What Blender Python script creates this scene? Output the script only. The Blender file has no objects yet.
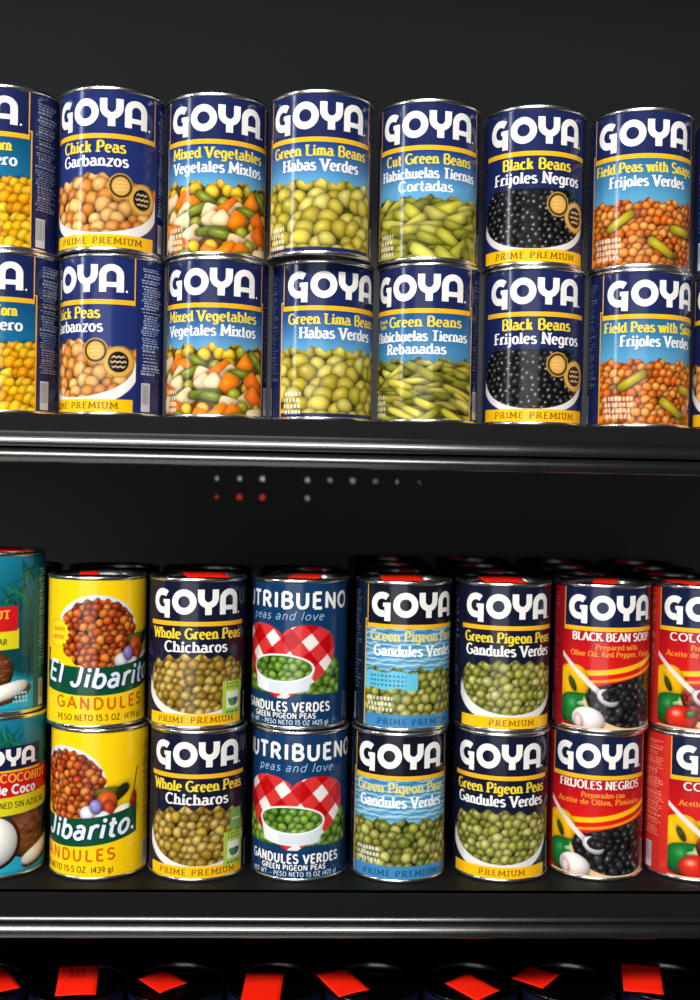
import bpy, math, random
import numpy as np
from mathutils import Vector, Matrix

# ------------------------------------------------------------------ camera, world, lights, exposure
SC = bpy.context.scene
COL = SC.collection
FPX = 1170.0
EYE = Vector((0.0, 0.0, 1.35))
YAW, PITCH, ROLL = math.radians(2.7), math.radians(0.98), math.radians(1.13)
fwd = Vector((math.sin(YAW) * math.cos(PITCH), math.cos(YAW) * math.cos(PITCH), -math.sin(PITCH)))
rt0 = Vector((math.cos(YAW), -math.sin(YAW), 0.0))
up0 = rt0.cross(fwd)
RIGHT = rt0 * math.cos(ROLL) + up0 * math.sin(ROLL)
UP = up0 * math.cos(ROLL) - rt0 * math.sin(ROLL)
FWD = fwd
cam_d = bpy.data.cameras.new('camera')
cam_d.sensor_fit = 'HORIZONTAL'
cam_d.sensor_width = 36.0
cam_d.lens = 36.0 * FPX / 700.0
cam_d.clip_start = 0.01
cam_d.dof.use_dof = True
cam_d.dof.focus_distance = 0.84
cam_d.dof.aperture_fstop = 7.0
cam = bpy.data.objects.new('camera', cam_d)
COL.objects.link(cam)
cam.matrix_world = Matrix(((RIGHT.x, UP.x, -FWD.x, EYE.x), (RIGHT.y, UP.y, -FWD.y, EYE.y),
                           (RIGHT.z, UP.z, -FWD.z, EYE.z), (0, 0, 0, 1)))
SC.camera = cam

world = bpy.data.worlds.new('world')
SC.world = world
world.use_nodes = True
world.node_tree.nodes['Background'].inputs[0].default_value = (0.95, 1.0, 1.05, 1)
world.node_tree.nodes['Background'].inputs[1].default_value = 0.035


def area(name, loc, target, sx, sy, power, color):
    d = bpy.data.lights.new(name, 'AREA')
    d.shape = 'RECTANGLE'
    d.size, d.size_y = sx, sy
    d.energy, d.color = power, color
    o = bpy.data.objects.new(name, d)
    COL.objects.link(o)
    o.location = loc
    o.rotation_euler = (Vector(target) - Vector(loc)).to_track_quat('-Z', 'Y').to_euler()
    return o


area('aisle_ceiling_light', (-0.55, -1.75, 3.4), (0.0, 0.85, 1.2), 2.2, 0.45, 158, (1.0, 0.97, 0.93))
area('front_fill_light', (-1.5, -4.2, 1.2), (-0.2, 0.85, 1.2), 4.0, 2.6, 88, (0.95, 0.98, 1.0))  # added frontal fill behind the camera, lifts the dark back wall
area('aisle_end_light', (-1.48, 0.15, 2.0), (0.0, 0.85, 1.55), 0.06, 0.9, 9, (0.9, 0.95, 1.0))
SC.view_settings.view_transform = 'Standard'
SC.view_settings.look = 'None'
SC.view_settings.gamma = 1.0
SC.view_settings.use_curve_mapping = False
SC.view_settings.exposure = 0.0


def at(px, py, y):
    """point on the plane at world depth y that the photograph shows at pixel (px, py)"""
    d = FWD + RIGHT * ((px - 350) / FPX) + UP * ((500 - py) / FPX)
    return EYE + d * (y / d.y)


# ------------------------------------------------------------------ materials
def lin(c):
    a = np.asarray(c, dtype=np.float64) / 255.0
    return np.where(a <= 0.04045, a / 12.92, ((a + 0.055) / 1.055) ** 2.4)


def material(name, rgb, rough=0.5, metal=0.0, spec=0.5, noise=0.0, scale=60.0, coat=0.0):
    m = bpy.data.materials.new(name)
    m.use_nodes = True
    nt = m.node_tree
    b = nt.nodes['Principled BSDF']
    b.inputs['Base Color'].default_value = (*rgb, 1)
    b.inputs['Roughness'].default_value = rough
    b.inputs['Metallic'].default_value = metal
    b.inputs['Specular IOR Level'].default_value = spec
    b.inputs['Coat Weight'].default_value = coat
    if noise:
        tc = nt.nodes.new('ShaderNodeTexCoord')
        n = nt.nodes.new('ShaderNodeTexNoise')
        n.inputs['Scale'].default_value = scale
        n.inputs['Detail'].default_value = 4
        nt.links.new(tc.outputs['Object'], n.inputs['Vector'])
        r = nt.nodes.new('ShaderNodeMapRange')
        r.inputs['To Min'].default_value = max(0.02, rough - noise)
        r.inputs['To Max'].default_value = min(1.0, rough + noise)
        nt.links.new(n.outputs['Fac'], r.inputs['Value'])
        nt.links.new(r.outputs['Result'], b.inputs['Roughness'])
    return m


def print_material(name, rough, spec):
    """printed paper: the ink colour is stored with the print, a fine grain varies the gloss"""
    m = material(name, (0.8, 0.8, 0.8), rough, 0, spec, 0.03, 300)
    a = m.node_tree.nodes.new('ShaderNodeAttribute')
    a.attribute_name = 'ink'
    m.node_tree.links.new(a.outputs['Color'], m.node_tree.nodes['Principled BSDF'].inputs['Base Color'])
    return m


M_INK = print_material('printed_label_paper', 0.17, 0.3)
M_STEEL = material('tinned_steel', (0.78, 0.77, 0.74), 0.24, 1.0, 0.5, 0.06, 90)
M_LID = material('lid_steel', (0.55, 0.55, 0.54), 0.22, 1.0, 0.5, 0.06, 60)
M_STICK = material('orange_red_sticker_paper', (0.98, 0.016, 0.004), 0.6, 0, 0.08, 0.05, 200)
M_STICKINK = material('faded_sticker_ink', (0.30, 0.008, 0.006), 0.6, 0, 0.2, 0.05, 200)
M_BLACK = material('black_painted_steel', (0.0065, 0.0066, 0.0068), 0.6, 0, 0.08, 0.08, 40)
M_RAIL = material('black_gloss_rail', (0.005, 0.0054, 0.0058), 0.19, 0, 0.6, 0.04, 30)
M_DARK = material('shade_toned_steel', (0.10, 0.10, 0.10), 0.25, 1.0, 0.5, 0.05, 60)  # can steel with the shade under the shelves put into its colour
M_WALL = material('black_pegboard', (0.058, 0.058, 0.059), 0.9, 0, 0.02, 0.05, 30)


# ------------------------------------------------------------------ object helpers
def mesh_obj(name, verts, faces, mat, parent=None, smooth=True):
    me = bpy.data.meshes.new(name)
    me.from_pydata([tuple(v) for v in verts], [], [tuple(f) for f in faces])
    me.materials.append(mat)
    if smooth:
        me.polygons.foreach_set('use_smooth', [True] * len(me.polygons))
    me.update()
    o = bpy.data.objects.new(name, me)
    COL.objects.link(o)
    if parent:
        o.parent = parent
    return o


def thing(name, label, cat, loc=(0, 0, 0), rz=0.0, group=None):
    o = bpy.data.objects.new(name, None)
    COL.objects.link(o)
    o.empty_display_size = 0.02
    o.location = loc
    o.rotation_euler = (0, 0, rz)
    o['label'] = label
    o['category'] = cat
    if group:
        o['group'] = group
    return o


def tag(o, label, cat, group=None):
    o['label'] = label
    o['category'] = cat
    if group:
        o['group'] = group
    return o


def lathe(profile, n=72):
    """profile in mm (r, z) from the axis outwards and back; returns verts (m), faces"""
    v, f = [], []
    rings = []
    profile = [(r * RS / 38.1, z) for r, z in profile]
    for r, z in profile:
        if r < 1e-6:
            rings.append([len(v)])
            v.append((0, 0, z * 1e-3))
        else:
            rings.append(list(range(len(v), len(v) + n)))
            for i in range(n):
                a = 2 * math.pi * i / n
                v.append((r * 1e-3 * math.cos(a), r * 1e-3 * math.sin(a), z * 1e-3))
    for A, B in zip(rings[:-1], rings[1:]):
        for i in range(n):
            j = (i + 1) % n
            if len(A) == 1 and len(B) == 1:
                continue
            if len(A) == 1:
                f.append((A[0], B[j], B[i]))
            elif len(B) == 1:
                f.append((A[i], A[j], B[0]))
            else:
                f.append((A[i], A[j], B[j], B[i]))
    return v, f


# ------------------------------------------------------------------ lettering: every glyph drawn as strokes
# L = polyline x,y,...   A = arc cx,cy,rx,ry,from,to   S = serif at x,y   D = dot x,y,r
def P(*a): return ('L', a)
def A(*a): return ('A', a)
def S(*a): return ('S', a)
def D(*a): return ('D', a)


GL = {
    'A': (.76, [P(.04, 0, .38, 1, .72, 0), P(.17, .34, .59, .34), S(.05, 0), S(.71, 0)]),
    'B': (.68, [P(.13, 0, .13, 1), P(.13, 1, .34, 1), A(.34, .76, .22, .24, 90, -90), P(.13, .52, .36, .52), A(.36, .26, .25, .26, 90, -90), P(.13, 0, .36, 0)]),
    'C': (.72, [A(.41, .5, .35, .5, 48, 312)]),
    'D': (.76, [P(.13, 0, .13, 1), P(.13, 1, .32, 1), A(.32, .5, .37, .5, 90, -90), P(.13, 0, .32, 0)]),
    'E': (.6, [P(.13, 0, .13, 1), P(.13, 1, .54, 1), P(.13, .52, .48, .52), P(.13, 0, .56, 0)]),
    'F': (.58, [P(.13, 0, .13, 1), P(.13, 1, .54, 1), P(.13, .52, .48, .52), S(.13, 0)]),
    'G': (.78, [A(.41, .5, .35, .5, 48, 345), P(.7, .08, .7, .46), P(.46, .46, .76, .46)]),
    'H': (.78, [P(.13, 0, .13, 1), P(.65, 0, .65, 1), P(.13, .52, .65, .52), S(.13, 0), S(.13, 1), S(.65, 0), S(.65, 1)]),
    'I': (.3, [P(.15, 0, .15, 1), S(.15, 0), S(.15, 1)]),
    'J': (.5, [P(.36, 1, .36, .24), A(.2, .24, .16, .24, 0, -170), S(.36, 1)]),
    'K': (.72, [P(.13, 0, .13, 1), P(.62, 1, .16, .46), P(.3, .62, .66, 0), S(.13, 0), S(.13, 1), S(.66, 0)]),
    'L': (.58, [P(.13, 0, .13, 1), P(.13, 0, .55, 0), S(.13, 1)]),
    'M': (.92, [P(.1, 0, .13, 1, .46, .25, .79, 1, .82, 0), S(.1, 0), S(.82, 0)]),
    'N': (.78, [P(.13, 0, .13, 1, .65, 0, .65, 1), S(.13, 0), S(.65, 1)]),
    'O': (.82, [A(.41, .5, .34, .5, 0, 360)]),
    'P': (.64, [P(.13, 0, .13, 1), P(.13, 1, .34, 1), A(.34, .73, .23, .27, 90, -90), P(.13, .46, .34, .46), S(.13, 0)]),
    'R': (.7, [P(.13, 0, .13, 1), P(.13, 1, .34, 1), A(.34, .75, .22, .25, 90, -90), P(.13, .5, .34, .5), P(.34, .5, .62, 0), S(.13, 0), S(.62, 0)]),
    'S': (.62, [A(.31, .755, .22, .245, 25, 270), A(.31, .255, .24, .255, 90, -155)]),
    'T': (.66, [P(.33, 0, .33, 1), P(.05, 1, .61, 1), S(.33, 0)]),
    'U': (.76, [P(.13, 1, .13, .32), A(.38, .32, .25, .32, 180, 360), P(.63, .32, .63, 1), S(.13, 1), S(.63, 1)]),
    'V': (.74, [P(.05, 1, .37, 0, .69, 1), S(.05, 1), S(.69, 1)]),
    'W': (1.0, [P(.05, 1, .27, 0, .5, .9, .73, 0, .95, 1), S(.05, 1), S(.95, 1)]),
    'Y': (.7, [P(.05, 1, .35, .48, .65, 1), P(.35, .48, .35, 0), S(.35, 0)]),
    'Z': (.64, [P(.08, 1, .56, 1, .08, 0, .58, 0)]),
    'a': (.56, [A(.25, .2, .18, .19, 0, 360), P(.43, 0, .43, .46), A(.26, .46, .17, .21, 0, 150), S(.46, 0)]),
    'b': (.6, [P(.12, 0, .12, 1), A(.31, .33, .21, .33, 0, 360)]),
    'c': (.5, [A(.28, .33, .21, .33, 50, 310)]),
    'd': (.6, [P(.47, 0, .47, 1), A(.28, .33, .21, .33, 0, 360), S(.5, 0)]),
    'e': (.54, [P(.1, .36, .47, .36), A(.28, .33, .2, .33, 5, 312)]),
    'f': (.38, [P(.19, 0, .19, .78), A(.33, .78, .14, .22, 180, 60), P(.04, .64, .36, .64), S(.19, 0)]),
    'g': (.58, [A(.27, .33, .2, .33, 0, 360), P(.46, .66, .46, -.08), A(.26, -.08, .2, .2, 0, -150)]),
    'h': (.6, [P(.12, 0, .12, 1), A(.29, .42, .18, .24, 180, 0), P(.47, .42, .47, 0), S(.12, 0), S(.48, 0)]),
    'i': (.28, [P(.14, 0, .14, .66), D(.14, .88, .1), S(.14, 0)]),
    'j': (.3, [P(.17, .66, .17, -.1), A(.04, -.1, .13, .16, 0, -120), D(.17, .88, .1)]),
    'k': (.58, [P(.12, 0, .12, 1), P(.46, .66, .15, .3), P(.26, .42, .5, 0), S(.12, 0)]),
    'l': (.28, [P(.14, 0, .14, 1), S(.14, 0)]),
    'm': (.86, [P(.12, 0, .12, .66), A(.27, .44, .15, .22, 180, 0), P(.42, .44, .42, 0), A(.57, .44, .15, .22, 180, 0), P(.72, .44, .72, 0), S(.12, 0), S(.74, 0)]),
    'n': (.6, [P(.12, 0, .12, .66), A(.29, .42, .18, .24, 180, 0), P(.47, .42, .47, 0), S(.12, 0), S(.48, 0)]),
    'o': (.58, [A(.29, .33, .21, .33, 0, 360)]),
    'p': (.6, [P(.12, -.28, .12, .66), A(.31, .33, .2, .33, 0, 360), S(.12, -.28)]),
    'r': (.42, [P(.12, 0, .12, .66), A(.3, .42, .17, .24, 175, 50), S(.12, 0)]),
    's': (.48, [A(.24, .5, .15, .16, 30, 270), A(.24, .17, .17, .17, 90, -150)]),
    't': (.38, [P(.17, .92, .17, .18), A(.3, .18, .13, .18, 180, 300), P(.03, .64, .34, .64)]),
    'u': (.6, [P(.12, .66, .12, .24), A(.29, .24, .17, .24, 180, 360), P(.46, .66, .46, 0), S(.49, 0)]),
    'v': (.54, [P(.04, .66, .27, 0, .5, .66), S(.04, .66), S(.5, .66)]),
    'w': (.78, [P(.04, .66, .21, 0, .39, .6, .57, 0, .74, .66), S(.04, .66), S(.74, .66)]),
    'x': (.54, [P(.06, .66, .48, 0), P(.48, .66, .06, 0), S(.06, .66), S(.48, 0)]),
    'y': (.54, [P(.04, .66, .27, .02), P(.5, .66, .2, -.28), S(.04, .66), S(.5, .66)]),
    'z': (.5, [P(.06, .64, .44, .64, .06, 0, .46, 0)]),
    '0': (.62, [A(.31, .5, .23, .5, 0, 360)]),
    '1': (.4, [P(.05, .8, .22, 1, .22, 0)]),
    '2': (.58, [A(.28, .73, .21, .27, 160, -35), P(.47, .6, .07, 0, .53, 0)]),
    '3': (.58, [A(.27, .75, .2, .25, 150, -90), A(.27, .26, .23, .26, 90, -150)]),
    '4': (.6, [P(.42, 0, .42, 1, .05, .3, .56, .3)]),
    '5': (.58, [P(.5, 1, .14, 1, .11, .56), A(.28, .33, .23, .33, 120, -150)]),
    '9': (.6, [A(.3, .68, .22, .32, 0, 360), P(.52, .68, .4, 0)]),
    '.': (.24, [D(.12, .07, .08)]),
    ',': (.24, [P(.14, .08, .08, -.12)]),
    '(': (.32, [A(.36, .45, .2, .6, 125, 235)]),
    ')': (.32, [A(-.04, .45, .2, .6, 55, -55)]),
    '-': (.4, [P(.06, .36, .34, .36)]),
    ' ': (.3, []),
    '\u00ed': (.28, [P(.14, 0, .14, .66), P(.1, .78, .22, 1), S(.14, 0)]),
}


def arc_pts(cx, cy, rx, ry, a0, a1, step=22):
    n = max(2, int(abs(a1 - a0) / step) + 1)
    return [(cx + rx * math.cos(math.radians(a0 + (a1 - a0) * i / n)),
             cy + ry * math.sin(math.radians(a0 + (a1 - a0) * i / n))) for i in range(n + 1)]


RL = 36.6      # radius of the paper label, mm
RS = 37.3      # radius of the seams, mm
HC = 112.7     # can height, mm


class Print:
    """flat artwork in mm (x along the can's circumference, z up) that is bent round the can"""

    def __init__(self):
        self.v, self.c, self.f = [], [], []

    def add(self, verts, faces, color, layer):
        b = len(self.v)
        col = tuple(lin(color)) if not isinstance(color, tuple) or max(color) > 1.01 else color
        self.v += [(x, z, layer) for x, z in verts]
        self.c += [col] * len(verts)
        self.f += [tuple(b + i for i in q) for q in faces]

    def rect(self, x0, x1, z0, z1, color, layer, step=1.8):
        n = max(1, int(math.ceil((x1 - x0) / step)))
        vs = []
        for i in range(n + 1):
            x = x0 + (x1 - x0) * i / n
            vs += [(x, z0), (x, z1)]
        self.add(vs, [(2 * i, 2 * i + 2, 2 * i + 3, 2 * i + 1) for i in range(n)], color, layer)

    def disc(self, x, z, r, color, layer, n=14, rz=None):
        rz = rz or r
        rings = max(1, int(r / 1.8))
        vs = [(x, z)]
        fs = []
        for k in range(1, rings + 1):
            for i in range(n):
                a = 2 * math.pi * i / n
                vs.append((x + r * k / rings * math.cos(a), z + rz * k / rings * math.sin(a)))
        for i in range(n):
            fs.append((0, 1 + i, 1 + (i + 1) % n))
            for k in range(1, rings):
                o0, o1 = 1 + (k - 1) * n, 1 + k * n
                fs.append((o0 + i, o1 + i, o1 + (i + 1) % n, o0 + (i + 1) % n))
        self.add(vs, fs, color, layer)

    def stroke(self, pts, w, color, layer, thin=None, closed=False):
        """a strip along pts; w = width of upright strokes, thin = width of level ones"""
        thin = w if thin is None else thin
        q = [pts[0]]
        for p in pts[1:]:
            d = math.hypot(p[0] - q[-1][0], p[1] - q[-1][1])
            if d < 1e-6:
                continue
            n = int(d / 2.0)
            o = q[-1]
            for i in range(1, n + 1):
                q.append((o[0] + (p[0] - o[0]) * i / (n + 1), o[1] + (p[1] - o[1]) * i / (n + 1)))
            q.append(p)
        m = len(q)
        if m < 2:
            return
        lat = max(1, int(math.ceil(w / 1.6)))
        seg = []
        for i in range(m - 1):
            dx, dz = q[i + 1][0] - q[i][0], q[i + 1][1] - q[i][1]
            L = math.hypot(dx, dz)
            seg.append((dx / L, dz / L))
        runs, cur = [], [0]
        for i in range(1, m - 1):
            dot = seg[i - 1][0] * seg[i][0] + seg[i - 1][1] * seg[i][1]
            cur.append(i)
            if dot < 0.6:
                runs.append(cur)
                cur = [i]
                wl = max(abs(seg[i][1]), abs(seg[i - 1][1]))
                self.disc(q[i][0], q[i][1], 0.5 * (thin + (w - thin) * min(wl, .8)), color, layer, 8)
        cur.append(m - 1)
        runs.append(cur)
        for r in runs:
            vs = []
            for k, i in enumerate(r):
                if closed and len(runs) == 1 and k in (0, len(r) - 1):
                    t = (seg[0][0] + seg[-1][0], seg[0][1] + seg[-1][1])
                elif k == 0:
                    t = seg[i]
                elif k == len(r) - 1:
                    t = seg[i - 1]
                else:
                    t = (seg[i - 1][0] + seg[i][0], seg[i - 1][1] + seg[i][1])
                L = math.hypot(*t) or 1
                t = (t[0] / L, t[1] / L)
                ww = thin + (w - thin) * abs(t[1])
                nx, nz = -t[1], t[0]
                for j in range(lat + 1):
                    o = ww * (j / lat - 0.5)
                    vs.append((q[i][0] - nx * o, q[i][1] - nz * o))
            fs = []
            for k in range(len(r) - 1):
                for j in range(lat):
                    a = k * (lat + 1) + j
                    b = a + lat + 1
                    fs.append((a, a + 1, b + 1, b))
            self.add(vs, fs, color, layer)

    def text(self, s, cx, z, cap, color, layer, width=None, w=0.19, thin=0.08, serif=True, shear=0.0, space=0.05, align='c', curve=0.0):
        adv = [GL[ch][0] + space for ch in s]
        tot = sum(adv) - space
        sx = cap if width is None else width / tot
        x = cx - (tot * sx / 2 if align == 'c' else (0 if align == 'l' else tot * sx))
        if not serif:
            thin = w * 0.92

        def T(px, pz):
            X = x + px * sx + shear * pz * cap
            return (X, z + pz * cap + curve * (X - cx) ** 2)
        for ch, a in zip(s, adv):
            for op, g in GL[ch][1]:
                if op == 'L':
                    pts = [T(g[i], g[i + 1]) for i in range(0, len(g), 2)]
                    self.stroke(pts, w * cap, color, layer, thin * cap)
                elif op == 'A':
                    pts = [T(*p) for p in arc_pts(*g, step=30)]
                    self.stroke(pts, w * cap, color, layer, thin * cap, closed=abs(g[5] - g[4]) >= 360)
                elif op == 'D':
                    X, Z = T(g[0], g[1])
                    self.disc(X, Z, g[2] * cap * 1.15, color, layer, 8)
                elif op == 'S' and serif:
                    X, Z = T(g[0], g[1])
                    zz = Z + (thin * cap * .5 if g[1] < .3 else -thin * cap * .5)
                    self.stroke([(X - .185 * sx, zz), (X + .185 * sx, zz)], thin * cap * 1.15, color, layer)
            x += a * sx

    def build(self, name, parent=None, zscale=1.0):
        v = np.array(self.v, dtype=np.float64)
        a = v[:, 0] / RL
        r = (RL + 0.03 * v[:, 2]) * 1e-3
        co = np.stack([r * np.sin(a), -r * np.cos(a), v[:, 1] * 1e-3 * zscale], 1)
        o = mesh_obj(name, co.tolist(), self.f, M_INK, parent)
        at_ = o.data.attributes.new('ink', 'FLOAT_COLOR', 'POINT')
        c = np.ones((len(v), 4), dtype=np.float32)
        c[:, :3] = np.array(self.c)
        at_.data.foreach_set('color', c.ravel())
        return o


class Canvas:
    """a printed photograph as a fine grid of ink dots, x0..x1 by z0..z1 in mm"""

    def __init__(self, x0, x1, z0, z1, color, dx=0.42):
        self.nx, self.nz = int((x1 - x0) / dx) + 1, int((z1 - z0) / dx) + 1
        self.X, self.Z = np.meshgrid(np.linspace(x0, x1, self.nx), np.linspace(z0, z1, self.nz))
        self.dx = dx
        self.x0, self.z0 = x0, z0
        self.img = np.empty((self.nz, self.nx, 3))
        self.img[:] = np.asarray(color, float) / 255
        self.full = np.ones((self.nz, self.nx))

    gap = 0.42

    def fill(self, alpha, color):
        c = np.asarray(color, float) / 255 if not isinstance(color, np.ndarray) else color
        a = np.clip(alpha, 0, 1)[..., None]
        self.img = self.img * (1 - a) + c * a

    def soft(self, d, w=None):
        """signed distance in mm (inside positive) to coverage"""
        return np.clip(d / (w or self.dx * 1.2) + 0.5, 0, 1)

    def grad(self, z0, c0, z1, c1, mask=None):
        t = np.clip((self.Z - z0) / (z1 - z0), 0, 1)[..., None]
        c = (np.asarray(c0, float) * (1 - t) + np.asarray(c1, float) * t) / 255
        self.fill(self.full if mask is None else mask, c)

    def ell(self, cx, cz, rx, rz, rot=0.0):
        c, s = math.cos(rot), math.sin(rot)
        u = ((self.X - cx) * c + (self.Z - cz) * s) / rx
        v = (-(self.X - cx) * s + (self.Z - cz) * c) / rz
        return self.soft((1 - np.sqrt(u * u + v * v)) * np.minimum(rx, rz))

    def blob(self, cx, cz, rx, rz, rot, color, clip=None, shine=0.5, edge=0.45, square=2.0, bend=0.0):
        """one bean, pea or piece of vegetable of the printed photograph"""
        R = max(rx, rz) * 1.25 + 1
        i0, i1 = max(0, int((cx - R - self.x0) / self.dx)), min(self.nx, int((cx + R - self.x0) / self.dx) + 2)
        j0, j1 = max(0, int((cz - R - self.z0) / self.dx)), min(self.nz, int((cz + R - self.z0) / self.dx) + 2)
        if i1 <= i0 or j1 <= j0:
            return
        X, Z = self.X[j0:j1, i0:i1] - cx, self.Z[j0:j1, i0:i1] - cz
        c, s = math.cos(rot), math.sin(rot)
        u, v = (X * c + Z * s) / rx, (-X * s + Z * c) / rz
        v = v + bend * (u * u - .4)
        rho = (np.abs(u) ** square + np.abs(v) ** square) ** (1.0 / square)
        a = np.clip((1 - rho) * min(rx, rz) / (self.dx * 1.2) + 0.5, 0, 1)
        drop = np.exp(-np.clip(rho - .92, 0, None) * min(rx, rz) / 1.1) * self.gap
        if clip is not None:
            a = a * clip[j0:j1, i0:i1]
            drop = drop * clip[j0:j1, i0:i1]
        self.img[j0:j1, i0:i1] *= (1 - drop)[..., None]
        h = np.sqrt(np.clip(1 - rho ** 2, 0, 1))
        wx, wz = u * c - v * s, u * s + v * c
        tone = edge * .8 + (1.04 - edge * .8) * h + 0.26 * (-0.5 * wx + 0.8 * wz) * (1 - h * .3)
        col = np.asarray(color, float) / 255
        out = col[None, None, :] * np.clip(tone, 0.12, 1.3)[..., None]
        hl = np.exp(-(((wx + .28) / .26) ** 2 + ((wz - .36) / .22) ** 2)) * shine
        out = out * (1 - hl[..., None]) + np.array([1, .98, .9]) * hl[..., None]
        A_ = a[..., None]
        self.img[j0:j1, i0:i1] = self.img[j0:j1, i0:i1] * (1 - A_) + np.clip(out, 0, 1) * A_

    def pile(self, rng, x0, x1, z0, z1, rx, rz, colors, clip=None, sx=1.45, sz=1.25, spin=3.14, shine=.5, edge=.45, vary=.15, square=2.0, bend=0.0):
        z = z1
        row = 0
        while z > z0 - rz:
            x = x0 - rx + (row % 2) * rx * sx * .5
            while x < x1 + rx:
                k = 1 + rng.uniform(-vary, vary)
                col = np.array(rng.choice(colors), float) * (1 + rng.uniform(-.1, .1))
                self.blob(x + rng.uniform(-.35, .35) * rx, z + rng.uniform(-.35, .35) * rz, rx * k, rz * k,
                          rng.uniform(-spin, spin), col, clip, shine * rng.uniform(.3, 1.25), edge, square, bend * rng.choice((-1, 1)))
                x += rx * sx
            z -= rz * sz
            row += 1

    def build(self, name, parent, layer=1.0):
        a = self.X.ravel() / RL
        r = (RL + 0.03 * layer) * 1e-3
        co = np.stack([r * np.sin(a), -r * np.cos(a), self.Z.ravel() * 1e-3], 1).astype(np.float32)
        nz, nx = self.nz, self.nx
        idx = np.arange(nz * nx).reshape(nz, nx)
        q = np.stack([idx[:-1, :-1], idx[:-1, 1:], idx[1:, 1:], idx[1:, :-1]], -1).reshape(-1, 4).astype(np.int32)
        me = bpy.data.meshes.new(name)
        me.vertices.add(len(co))
        me.vertices.foreach_set('co', co.ravel())
        me.loops.add(q.size)
        me.loops.foreach_set('vertex_index', q.ravel())
        me.polygons.add(len(q))
        me.polygons.foreach_set('loop_start', np.arange(0, q.size, 4, dtype=np.int32))
        me.polygons.foreach_set('use_smooth', np.ones(len(q), dtype=bool))
        me.update(calc_edges=True)
        me.validate()
        me.materials.append(M_INK)
        at_ = me.attributes.new('ink', 'FLOAT_COLOR', 'POINT')
        c = np.ones((len(co), 4), dtype=np.float32)
        c[:, :3] = lin(np.clip(self.img, 0, 1).reshape(-1, 3) * 255)
        at_.data.foreach_set('color', c.ravel())
        o = bpy.data.objects.new(name, me)
        COL.objects.link(o)
        o.parent = parent
        return o


# ------------------------------------------------------------------ colours of the print
NAVY = (27, 37, 82)
NAVY2 = (20, 24, 46)
GOLD = (238, 178, 30)
YTEXT = (236, 206, 52)
WHITE = (238, 236, 232)
BAND = (250, 190, 18)
BROWN = (120, 84, 20)
HW = 42.0      # half width of the front panel along the circumference, mm


def logo(p, color=WHITE, layer=4):
    # four round heavy letters, each drawn as thick strokes
    w = 5.0
    zc, r = 94.9, 6.9
    p.stroke(arc_pts(-28.6, zc, r, r, 52, 285, 12), w, color, layer)
    p.stroke([(-24.3, 96.4), (-24.3, 82.6)], w * .95, color, layer)
    p.stroke([(-28.0, 94.8), (-22.0, 94.8)], 3.0, color, layer)
    p.stroke(arc_pts(-10.4, zc, r + .1, r, 0, 360, 12), w, color, layer, closed=True)
    p.stroke([(2.4, 104.3), (2.4, 98.2)] + arc_pts(7.9, 98.2, 5.5, 5.6, 180, 360, 15) + [(13.4, 104.3)], w, color, layer, 4.4)
    p.stroke([(7.9, 93), (7.9, 85.4)], w, color, layer)
    p.stroke([(19.4, 85.4), (19.4, 97)] + arc_pts(25.4, 97, 6.0, 5.4, 180, 0, 15) + [(31.4, 85.4)], w, color, layer, 4.4)
    p.stroke([(19.4, 90.6), (31.4, 90.6)], 3.4, color, layer)
    p.disc(36.0, 86.2, .8, color, layer, 8)


def info_panel(p, x0, x1, rng, ink=(150, 160, 185), top=104, bottom=30):
    """the fine print on the side: lines too small to read, and a white code block"""
    z = top
    while z > bottom:
        h = rng.choice((.7, .7, .9, 1.5))
        x = x0 + rng.uniform(0, 3)
        e = x1 - rng.uniform(0, 8)
        while x < e:
            ww = rng.uniform(1.2, 4.0)
            p.rect(x, min(x + ww, e), z - h, z, ink, 2)
            x += ww + .8
        z -= h + rng.choice((.8, .9, 1.6))
    p.rect(x0 + 1, x0 + 9, 4, 24, (205, 205, 208), 2)
    for k in range(9):
        p.rect(x0 + 1.6 + k * .78, x0 + 1.6 + k * .78 + rng.uniform(.2, .5), 9, 23, (110, 112, 120), 3)


def base_wrap(p, color, z0=2.8, z1=109.9):
    C_ = 2 * math.pi * RL
    n = 96
    vs, fs = [], []
    for i in range(n + 1):
        x = -C_ / 2 + C_ * i / n
        vs += [(x, z0), (x, z1)]
    p.add(vs, [(2 * i, 2 * i + 2, 2 * i + 3, 2 * i + 1) for i in range(n)], color, 0)


def front_frame(p, navy, panel=None, gold=GOLD, uprights=True):
    """logo panel with the gold rule below it and gold uprights at its sides"""
    if panel:
        p.rect(-HW, HW, 79, 109.7, panel, 2)
    p.rect(-HW - .4, HW + .4, 77.0, 80.3, gold, 3)
    for s in (-1, 1) if uprights else ():
        x = s * HW
        p.rect(x - .4, x + .4, 79, 109.6, gold, 3)


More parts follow.
